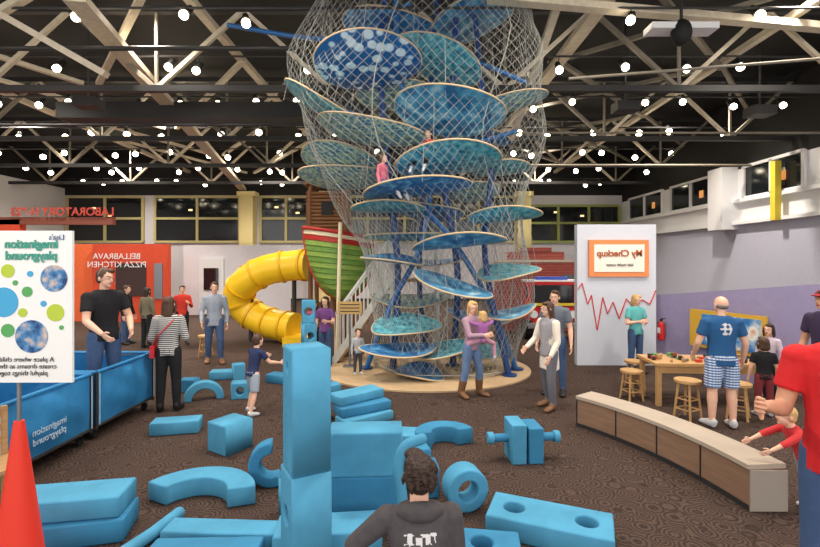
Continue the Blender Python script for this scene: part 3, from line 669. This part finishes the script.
# ------------------------------------------------------------------ people
SK1=mat('skin_light',(226,178,152),.55); SK2=mat('skin_tan',(206,152,122),.55)
LIP=mat('lips',(180,96,90),.5); EYEW=mat('eye_white',(235,232,228),.3); IRIS=mat('iris',(40,28,22),.2)
def unit(v): v=np.array(v,float); return v/np.linalg.norm(v)
def person(name,loc,rot=0,H=1.7,w=1.0,hs=1.0,top=None,bottom=None,shoe=None,skin=SK1,hair=None,sleeve='long',legs='long',hairlen=0,bald=False,
           lean=0,twist=0,armL=((.25,.0,-1),(.1,-.3,-1)),armR=((-.25,.0,-1),(-.1,-.3,-1)),legL=((.05,0,-1),(.03,.05,-1)),legR=((-.05,0,-1),(-.03,.05,-1)),
           head=(0,0),vox=.012,hem=-.05,belly=0,paint=None,extra=None,boots=False,coat=None,sit=False,lift=0,curl=.5,hat=None,loose=1.0,thick=0):
    S=[]
    SKN,HR_,TOP,BOT,SHO,LP,COAT,X1=range(8)
    def add(vf,tag): S.append((vf[0],vf[1],tag))
    pelvis=np.array((0,0,.53*H)); a=R(lean); upv=np.array((0,-math.sin(a),math.cos(a))); fw=np.array((0,-math.cos(a),-math.sin(a))); sx=np.array((math.cos(R(twist)),math.sin(R(twist))*1.0,0))
    def tp(x,y,z): return pelvis+sx*x*H+(-fw)*y*H+upv*z*H
    g_loft.n=20
    hipw=.088*w
    add(g_ell(tp(0,.002,-.015),(hipw*H,.064*H*w,.06*H)),BOT)
    tr=[(hem,.09+.003,.066),(hem+.03,.091,.066),(.04,.080,.058),(.08,.078,.057),(.14,.086,.062),(.20,.096,.064),(.245,.098,.058),(.275,.082,.05),(.293,.05,.038)]
    rings=[]
    for z,rx,ry in tr:
        ex=belly*math.exp(-((z-.05)/.07)**2)
        rings.append((tp(0,-ex*.6,z),sx*(rx*w+ex*.3)*H,-fw*(ry*(w*.5+.5)+ex)*H))
    add(g_loft(rings),TOP)
    if coat is not None:
        cr=[(-.17,.103,.075),(-.1,.10,.075),(.04,.088,.066),(.14,.092,.069),(.22,.101,.068),(.27,.085,.054)]
        add(g_loft([(tp(0,.012,z),sx*rx*w*H,-fw*ry*H) for z,rx,ry in cr]),COAT)
        add(g_loft([(tp(0,-.022,z),sx*.035*H,-fw*.055*H) for z in (-.05,.05,.15,.24)]),TOP)
    g_loft.n=14
    st=COAT if coat is not None else TOP
    hands=[]
    for side,arm in ((1,armL),(-1,armR)):
        sh=tp(side*.094*w,.0,.245); dU=unit(arm[0]); dF=unit(arm[1])
        el=sh+dU*.165*H; wr=el+dF*.145*H
        add(g_ell(sh,(.036*H*w,.038*H*w,.036*H)),st)
        if sleeve=='long':
            add(g_tube([sh,sh+dU*.08*H,el],[.037*H*loose,.033*H*loose,.029*H*loose],12,closed_round=True),st)
            add(g_tube([el,el+dF*.06*H,wr],[.029*H*loose,.027*H*loose,.022*H*loose],12,closed_round=False),st)
            add(g_tube([el,wr+dF*.012*H],[.02*H,.014*H],10),SKN)
        elif sleeve=='mid':
            add(g_tube([sh,sh+dU*.08*H,el],[.037*H,.034*H,.031*H],12,closed_round=True),st)
            add(g_tube([el,el+dF*.05*H],[.030*H,.029*H],12),st)
            add(g_tube([el,el+dF*.05*H,wr],[.023*H,.022*H,.0155*H],10,closed_round=True),SKN)
        else:
            add(g_tube([sh,sh+dU*.10*H],[.039*H,.039*H],12),st)
            add(g_tube([sh,sh+dU*.08*H,el],[.03*H,.028*H,.023*H],12,closed_round=True),SKN)
            add(g_tube([el,el+dF*.04*H,wr],[.023*H,.024*H,.0155*H],10,closed_round=True),SKN)
        hands.append((wr,dF,side))
    ank=[]
    for side,leg in ((1,legL),(-1,legR)):
        hp=pelvis+np.array((side*.047*w*H,0,-.02*H)); kn=hp+unit(leg[0])*.235*H; an=kn+unit(leg[1])*.235*H
        ank.append(an); d2=unit(leg[1]); d1=unit(leg[0])
        if legs=='long':
            add(g_tube([hp,hp+(kn-hp)*.35,kn],[.054*H,.052*H,.040*H],14,closed_round=True),BOT)
            add(g_tube([kn,kn+(an-kn)*.35,an+d2*.0*H],[.040*H,.039*H,.029*H],12),BOT)
            if boots: add(g_tube([kn+(an-kn)*.45,an+d2*.01*H],[.042*H,.033*H],12),SHO)
            else: add(g_tube([kn,an+d2*.02*H],[.025*H,.02*H],10),SKN)
        else:
            add(g_tube([hp,hp+(kn-hp)*.4,kn-d1*.02*H],[.056*H,.059*H,.055*H],14),BOT)
            add(g_tube([hp,hp+(kn-hp)*.4,kn],[.05*H,.046*H,.034*H],12,closed_round=True),SKN)
            add(g_tube([kn,kn+(an-kn)*.3,kn+(an-kn)*.7,an],[.033*H,.035*H,.026*H,.02*H],12,closed_round=True),SKN)
        f=np.array((side*.18,-1,0)); f=f/np.linalg.norm(f)
        if sit: f=unit((0,-.7,-.7))
        upf=np.array((0,0,1.)); sd=unit(np.cross(f,upf)); upf=np.cross(sd,f)
        fr=[(-.035,.018,.018,.02),(-.02,.026,.03,.0),(.02,.028,.036,-.002),(.06,.030,.026,-.012),(.1,.030,.02,-.018),(.125,.018,.012,-.022)]
        add(g_loft([(an+f*o*H+upf*(zc-.008)*H,sd*rx*H,upf*rz*H) for o,rx,rz,zc in fr]),SHO)
    hr=H*.062/.11*hs
    nb=tp(0,.0,.285); hc=tp(0,-.018,.30)+ (upv*.5+np.array((0,0,.5)))*.11*hr*1.15
    Rm=(Matrix.Rotation(R(head[0]),3,'Z')@Matrix.Rotation(R(head[1]),3,'X'))
    Rn=np.array(Rm)
    def hp_(p): return hc+Rn@(np.array(p)*hr)
    HS=[]
    def hadd(vf,tag,local=True):
        V=vf[0]
        if local: V=(np.asarray(V)*hr)@Rn.T+hc
        HS.append((V,vf[1],tag))
    hadd(g_ell((0,.012,.022),(.074,.094,.09),nu=20,nv=14),SKN); hadd(g_ell((0,-.022,-.045),(.054,.062,.066),nu=18,nv=12),SKN)
    hadd(g_ell((0,-.055,-.088),(.026,.024,.02)),SKN); hadd(g_tube([(0,-.078,.012),(0,-.098,-.022),(0,-.09,-.034)],[.008,.013,.012],10,closed_round=True),SKN)
    for s in(-1,1): hadd(g_ell((s*.076,.012,-.008),(.01,.019,.03)),SKN)
    hadd(g_tube([(0,-.082,.024),(.001,-.082,.03)],[.03,.03],8),SKN)
    hadd(g_ell((0,-.082,-.058),(.022,.007,.0065)),LP)
    HS.append((*g_tube([hc+Rn@(np.array((0,.018,-.03))*hr),nb+upv*-.012*H],[.048*hr,.052*hr],14),SKN))
    if bald:
        hadd(g_ell((0,.03,-.005),(.078,.084,.045),nu=18,nv=12),HR_)
    else:
        hadd(g_ell((0,.026,.034),(.084,.096,.090),nu=20,nv=14),HR_)
        hadd(g_ell((0,.05,-.015),(.074,.066,.065),nu=18,nv=12),HR_)
        hadd(g_ell((.02,-.04,.088),(.055,.045,.03)),HR_)
    if thick:   # shaggy short hair made of overlapping locks
        rg=random.Random(3)
        for i in range(46):
            th=rg.uniform(-.35,3.5); ph=rg.uniform(-.45,1.25)
            dx,dy,dz=math.cos(th)*math.cos(ph),math.sin(th)*math.cos(ph),math.sin(ph)
            p0=np.array((dx*.078,.026+dy*.088,.03+dz*.084)); tv=unit((dx*.35-.25*dy,dy*.35+.2*dx,-.8 if ph<.8 else -.2))
            hadd(g_tube([p0,p0+tv*.025+np.array((dx,dy,dz))*.006,p0+tv*.05],[.015,.014,.005],7,closed_round=True),HR_)
    if hairlen>0:
        L=hairlen
        g_loft.n=16
        hadd(g_loft([((0,.04,.02),(.086,0,0),(0,.075,0)),((0,.055,-.06),(.088,0,0),(0,.06,0)),((0,.068,-.06-L*.5),(.085,0,0),(0,.042,0)),((0,.07,-.06-L),(.05,0,0),(0,.022,0))]),HR_)
        for s in(-1,1): hadd(g_tube([(s*.07,-.02,.04),(s*.083,-.0,-.04),(s*.08,.0,-.07-L*.5)],[.02,.024,.014],10,closed_round=True),HR_)
        g_loft.n=14
    if hat is not None:
        hadd(g_ell((0,.015,.06),(.088,.105,.065)),X1); hadd(g_ell((0,-.1,.055),(.06,.06,.01)),X1)
    mats=[skin,hair or IRIS,top,bottom,shoe,LIP,coat or top,hat or top]
    q=MB(); q.mats=list(mats)
    def remesh(parts,vx,it,pnt):
        n=0;V=[];F=[];tg=[]
        for v,f,t in parts:
            V.append(np.asarray(v)); F+=[tuple(i+n for i in ff) for ff in f]; tg+=[t]*len(f); n+=len(v)
        V=np.concatenate(V).tolist(); me=bpy.data.meshes.new('t'); me.from_pydata(V,[],F)
        ob=bpy.data.objects.new('t',me); COL.objects.link(ob)
        m=ob.modifiers.new('r','REMESH'); m.mode='VOXEL'; m.voxel_size=vx; m.use_smooth_shade=True
        sm=ob.modifiers.new('s','SMOOTH'); sm.factor=.5; sm.iterations=it
        ev=ob.evaluated_get(bpy.context.evaluated_depsgraph_get()); m2=bpy.data.meshes.new_from_object(ev)
        bvh=BVHTree.FromPolygons([Vector(v) for v in V],F)
        nv=len(m2.vertices); co=np.empty(nv*3); m2.vertices.foreach_get('co',co); co=co.reshape(-1,3)
        F2=[tuple(p.vertices) for p in m2.polygons]; base=q.n
        q.V.append(co); q.n+=nv
        for f in F2:
            c=co[list(f)].mean(axis=0); r_=bvh.find_nearest(Vector(c)); t=tg[r_[2]] if r_[2] is not None else 0
            if pnt is not None:
                t2=pnt(c/H,t)
                if t2 is not None: t=t2
            q.F.append(tuple(i+base for i in f)); q.M.append(t); q.S.append(True)
        bpy.data.objects.remove(ob); bpy.data.meshes.remove(me); bpy.data.meshes.remove(m2)
    remesh(S,vox,3,paint); remesh(HS,max(.0045,vox*.45),2,None)
    iw=q.mi(EYEW); ir=q.mi(IRIS)
    for s in(-1,1):
        for cc,rr,mm in (((s*.03,-.071,.004),(.014,.010,.009),iw),((s*.03,-.079,.004),(.006,.004,.006),ir)):
            v,f=g_ell(cc,rr,nu=8,nv=6); q.add(((v*hr)@Rn.T+hc,f),mm,True)
        v,f=g_tube([(s*.016,-.084,.026),(s*.034,-.079,.031),(s*.047,-.068,.026)],.0035,6); q.add(((v*hr)@Rn.T+hc,f),1,True)
    kk=H/1.7*(1.0 if H>1.4 else 1.05)
    for wr,dF,side in hands:
        nrm=np.array((-side,0,0))+np.array((0,-.25,0)); nrm=nrm-dF*np.dot(nrm,dF)
        if np.linalg.norm(nrm)<.2: nrm=np.array((0,0,-1.))-dF*np.dot((0,0,-1.),dF)
        nrm=unit(nrm); wd=np.cross(dF,nrm); 
        if wd[1]>0: wd=-wd
        g_loft.n=12
        q.add(g_loft([(wr+dF*o*kk,wd*a_*kk,nrm*b_*kk) for o,a_,b_ in ((-.01,.02,.015),(.02,.03,.015),(.055,.040,.014),(.085,.040,.012),(.092,.034,.007))]),0,True)
        g_loft.n=14
        for i,(off,L) in enumerate(((.029,.072),(.010,.082),(-.010,.076),(-.029,.060))):
            b0=wr+(dF*.082+wd*off)*kk; pts=[b0]
            for j,seg in enumerate((.45,.32,.23)):
                ca=curl*(.35+.25*j)*(j+1)*.8; dd=dF*math.cos(ca)+nrm*math.sin(ca); pts.append(pts[-1]+dd*L*seg*kk)
            q.add(g_tube(pts,[.0095*kk,.009*kk,.008*kk,.0065*kk],7,closed_round=True),0,True)
        b0=wr+(dF*.025+wd*.026)*kk; p1=b0+(dF*.6+wd*.75+nrm*.25)*.035*kk; p2=p1+(dF*.9+wd*.25+nrm*.35)*.03*kk
        q.add(g_tube([b0,p1,p2],[.012*kk,.0105*kk,.008*kk],7,closed_round=True),0,True)
    zmin=min(an[2] for an in ank)-.045*H
    if extra: extra(q,dict(tp=tp,H=H,hands=hands,hp=hp_,zmin=zmin))
    for v in q.V: v[:,2]-=(zmin if not sit else 0)
    o=q.build(name,loc=(loc[0],loc[1],(loc[2] if len(loc)>2 else 0)+lift),rot=rot,autosmooth=False); return o
DENIM=mat('denim',(62,84,120),.85,noise=.12,nscale=12); DENL=mat('denim_light',(96,120,156),.85,noise=.12); BLK=mat('cloth_black',(26,26,30),.9); CHAR=mat('cloth_charcoal',(72,68,70),.95,noise=.12,nscale=30)
SHB=mat('shoe_brown',(120,84,56),.6); SHW=mat('shoe_white',(206,206,210),.6); SHK=mat('shoe_black',(30,28,28),.5)
HBR=mat('hair_brown',(74,50,36),.6,noise=.3,nscale=30); HDK=mat('hair_dark',(52,36,28),.55,noise=.4,nscale=60,bump=1.0); HBL=mat('hair_blond',(196,158,104),.6,noise=.2,nscale=30); HGY=mat('hair_grey',(120,112,106),.6,noise=.2,nscale=30)
STRIPE=mat_checks('shirt_stripes',(30,30,36),(206,204,200),None,freq=11)
PLAID=mat_checks('shirt_plaid',(84,94,114),(136,146,162),(190,196,204),freq=13)
PLSH=mat_checks('shorts_plaid',(46,84,140),(220,226,234),(84,130,180),freq=9)

# foreground boy, dark hoodie with pale print, seen from behind
PRINT=mat('print_pale',(206,204,204),.9)
def boypaint(c,t):
    if t==2 and c[1]>0.0:
        x,z=c[0],c[2]
        if .60<z<.745 and abs(x)<.062:
            n=math.sin(x*90+z*40)+math.sin(z*110-x*60)+.6*math.sin(x*170+2)
            if .715<z<.738: return 7 if math.sin(x*200)>-.3 and abs(x)<.05 else None
            if n>-.35 and not(.70<z<.71): return 7
    return None
o=person('boy',(.05,2.08),184,H=1.31,w=1.22,hs=1.22,top=CHAR,bottom=DENIM,shoe=SHW,hair=HDK,lean=14,armR=((-.15,0,-1),(0,-.6,-.6)),armL=((.85,-.15,-.75),(.1,-.8,-.7)),head=(6,-8),vox=.0075,paint=boypaint,loose=1.2,thick=1,legL=((.12,-.3,-1),(.05,.35,-1)),legR=((-.12,-.1,-1),(-.03,.25,-1)),
   extra=lambda q,d:(q.add(g_tube([d['tp'](-.065,.03,.268),d['tp'](-.03,.06,.272),d['tp'](.03,.06,.272),d['tp'](.065,.03,.268)],[.03,.045,.045,.03],12,closed_round=True),2,True)))
o.data.materials[7]=PRINT
# man in red t-shirt on right edge
mr=person('man_in_red_tshirt',(2.56,2.66),-42,H=2.08,w=1.14,top=mat('tshirt_red',(206,34,38),.85,noise=.06),bottom=DENIM,shoe=SHK,skin=SK2,hair=HBR,sleeve='short',armL=((.3,-.1,-1),(.0,-.8,-.4)),armR=((-.22,-.1,-1),(-.25,-1,.25)),hem=-.07,belly=.015,vox=.010,curl=.9)
text('shirt_lettering','SI',.2,(-.06,-.205,1.5),(90,0,-8),mat('print_white',(240,236,230),.8),mr,bold=.006)
# toddler climbing the bench end
person('toddler_in_red',(3.47,4.0),-95,H=.96,w=1.15,hs=1.4,top=mat('toddler_red',(196,52,56),.9),bottom=mat('toddler_grey',(158,160,170),.9),shoe=SHW,hair=HBL,sleeve='mid',lean=26,armL=((.2,-1,-.5),(0,-1,-.5)),armR=((-.2,-1,-.5),(0,-1,-.5)),legL=((.1,-.15,-1),(0,.2,-1)),legR=((-.15,.25,-1),(0,.3,-1)),head=(0,-5),vox=.008)
BT_=mat('tshirt_blue',(34,84,132),.9,noise=.05); 
def backprint(c,t):
    if t==2 and c[1]>.0 and .68<c[2]<.78 and abs(c[0])<.045:
        if math.hypot(c[0]*1.1,c[2]-.73)<.045 and math.sin(c[0]*170)+math.sin(c[2]*190+1)>-.2: return 7
mb=person('man_in_blue_tshirt',(4.14,6.05),172,H=1.80,w=1.13,top=BT_,bottom=PLSH,shoe=SHW,hair=HGY,bald=True,sleeve='short',legs='shorts',belly=.012,hem=-.07,armL=((.3,-.1,-1),(-.1,-.7,-.7)),armR=((-.35,.0,-1),(-.15,-.5,-1)),head=(10,-10),vox=.011,paint=backprint)
mb.data.materials[7]=PRINT
person('woman_in_cardigan',(2.08,6.85),-60,H=1.66,w=.95,top=mat('top_grey',(150,146,150),.9),coat=mat('cardigan_cream',(222,212,198),.9,noise=.05),bottom=mat('pants_grey',(104,104,112),.9),shoe=SHB,hair=HBR,hairlen=.2,armL=((.2,-.1,-1),(.0,-.6,-.8)),armR=((-.25,-.2,-1),(.1,-.9,-.5)),legL=((.05,-.12,-1),(.02,.1,-1)),legR=((-.05,.1,-1),(-.02,.2,-1)),head=(-15,5),vox=.012)
person('man_behind_woman',(2.42,7.6),-30,H=1.78,w=1.05,top=mat('shirt_slate',(96,104,116),.9),bottom=DENIM,shoe=SHK,hair=HBR,sleeve='short',vox=.013)
person('woman_carrying_child',(1.0,7.45),40,H=1.62,w=.93,top=mat('top_rose',(160,130,146),.9),bottom=DENL,shoe=SHB,boots=True,hair=HBL,hairlen=.15,armL=((.25,-.5,-.8),(-.5,-.8,.1)),armR=((-.15,-.5,-.9),(.5,-.8,.1)),legL=((.14,-.18,-1),(.1,.1,-1)),legR=((-.1,.05,-1),(-.1,.2,-1)),head=(-30,8),vox=.012)
person('carried_child',(1.16,7.26,.63),185,H=.92,w=1.05,hs=1.3,top=mat('child_purple',(150,92,150),.9),bottom=mat('child_pink_pants',(204,150,170),.9),shoe=SHW,hair=HBL,hairlen=.08,armL=((.7,-.8,.2),(.0,-1,.1)),armR=((-.7,-.8,.2),(.0,-1,.1)),legL=((.8,-.6,-.4),(.1,.0,-1)),legR=((-.8,-.6,-.4),(-.1,.0,-1)),head=(20,5),vox=.009,sit=True,lift=-.14)
person('woman_in_teal',(4.48,9.05),15,H=1.6,w=1.0,top=mat('top_teal',(96,178,178),.9),bottom=DENIM,shoe=SHK,hair=HBL,hairlen=.1,sleeve='short',armL=((.3,-.1,-1),(-.7,-.7,.1)),armR=((-.3,-.1,-1),(.7,-.7,.2)),head=(10,10),vox=.013)
person('child_in_black',(5.05,6.5),160,H=1.12,w=1.05,hs=1.25,top=BLK,bottom=mat('pants_maroon',(120,44,50),.9),shoe=SHW,hair=HBR,hairlen=.06,sleeve='short',vox=.011)
person('girl_dark_hair',(5.72,7.25),-60,H=1.22,w=1.0,hs=1.2,top=mat('top_lilac',(196,180,196),.9),bottom=BLK,shoe=SHK,hair=HDK,hairlen=.12,vox=.012)
person('visitor_in_cap',(5.25,5.75),-80,H=1.9,w=1.05,top=mat('top_plum',(56,44,72),.9),bottom=BLK,shoe=SHK,skin=SK2,hair=HDK,sleeve='short',hat=mat('cap_red',(150,40,44),.8),vox=.013)
def headset(q,d):
    hp=d['hp']; q.tube([hp((.088*math.cos(t),.02,.02+.1*math.sin(t))) for t in np.linspace(0,math.pi,12)],.006,GREY,n=6); q.ell(tuple(hp((.088,.015,-.01))),(.02,.03,.03),BLK); q.tube([hp((.088,-.02,-.02)),hp((.07,-.08,-.055)),hp((.03,-.11,-.06))],.004,GREY,n=6)
person('man_in_black_polo',(-4.16,6.2,.19),60,H=1.98,w=1.1,top=BLK,bottom=DENIM,shoe=SHK,hair=HBR,sleeve='short',armL=((.3,-.2,-1),(-.4,-.9,-.6)),armR=((-.2,-.3,-1),(.3,-.9,-.6)),head=(15,5),vox=.011,extra=headset)
PUR=mat('purse_red',(190,36,44),.5)
def purse(q,d):
    tp=d['tp']; q.box(tuple(tp(.115,.0,-.02)),(.06,.2,.17),PUR); q.tube([tp(.11,-.02,.03),tp(.06,-.075,.14),tp(-.03,-.045,.262),tp(-.085,.0,.288),tp(-.03,.07,.22),tp(.06,.078,.12),tp(.11,.03,.03)],.009,PUR,n=6)
person('woman_in_striped_shirt',(-3.56,6.72),-165,H=1.74,w=.98,top=STRIPE,bottom=BLK,shoe=SHK,hair=HBR,hairlen=.2,sleeve='mid',armL=((.25,0,-1),(-.2,-.9,-.3)),armR=((-.25,0,-1),(.1,-.9,-.2)),head=(-10,5),vox=.011,extra=purse)
person('man_in_plaid_shirt',(-4.25,9.9),25,H=1.83,w=1.05,top=PLAID,bottom=DENIM,shoe=SHB,hair=HBR,legL=((.06,-.2,-1),(.02,.1,-1)),legR=((-.06,.12,-1),(-.02,.25,-1)),armL=((.25,.1,-1),(.0,-.3,-1)),armR=((-.25,-.1,-1),(0,-.7,-.8)),vox=.013,hem=-.08)
person('boy_in_navy',(-2.28,6.6),150,H=1.17,w=1.0,hs=1.22,top=mat('navy',(38,48,84),.9),bottom=mat('shorts_grey',(150,160,172),.9),shoe=SHW,hair=HBR,sleeve='short',legs='shorts',lean=12,armL=((.3,-.8,-.6),(0,-1,-.1)),armR=((-.4,-.5,-.8),(-.2,-1,-.2)),legL=((.1,-.3,-1),(.03,.3,-1)),legR=((-.1,.15,-1),(-.03,.3,-1)),head=(0,-5),vox=.010)
person('girl_in_purple',(-1.78,9.6),-10,H=1.5,w=.95,hs=1.1,top=mat('purple_top',(108,64,120),.9),bottom=DENIM,shoe=SHK,hair=HDK,hairlen=.15,sleeve='short',vox=.013,armL=((.3,-.3,-1),(-.3,-.9,.2)))
person('child_beside_slide',(-2.15,10.2),20,H=1.35,w=.95,hs=1.15,top=mat('plum_top',(150,80,110),.9),bottom=BLK,shoe=SHK,hair=HBR,hairlen=.1,vox=.014)
person('toddler_in_grey',(-1.02,8.9),30,H=.88,w=1.1,hs=1.4,top=mat('grey_tee',(170,172,176),.9),bottom=mat('pants_dark',(70,70,80),.9),shoe=SHW,hair=HBR,vox=.010)
person('visitor_in_red',(-6.1,12.2),30,H=1.62,w=1.0,top=mat('top_redorange',(200,56,44),.9),bottom=BLK,shoe=SHK,hair=HDK,vox=.016,armL=((.3,-.1,-1),(-.4,-.9,.5)))
person('visitor_with_dark_hair',(-6.7,11.6),160,H=1.6,w=1.0,top=mat('top_olive',(110,104,84),.9),bottom=BLK,shoe=SHK,hair=HDK,hairlen=.12,vox=.016)
person('visitor_far_left',(-7.6,12.2),90,H=1.62,w=1.0,top=BLK,bottom=DENIM,shoe=SHK,hair=HBR,vox=.016)
person('climbing_child',(-.5,8.3,3.50),60,H=1.1,w=1.0,hs=1.2,top=mat('pink_tee',(226,110,130),.9),bottom=DENIM,shoe=SHW,hair=HBR,hairlen=.08,vox=.014,sit=True,lift=-.42,legL=((.2,-1,-.1),(.1,-.5,-.6)),legR=((-.2,-1,-.1),(-.1,-.5,-.6)))
person('climbing_child',(.35,8.5,4.02),-30,H=1.1,w=1.0,hs=1.2,top=mat('red_tee',(190,60,50),.9),bottom=BLK,shoe=SHW,hair=HDK,vox=.014,sit=True,lift=-.44,legL=((.2,-1,-.1),(.1,-.5,-.6)),legR=((-.2,-1,-.1),(-.1,-.5,-.6)))
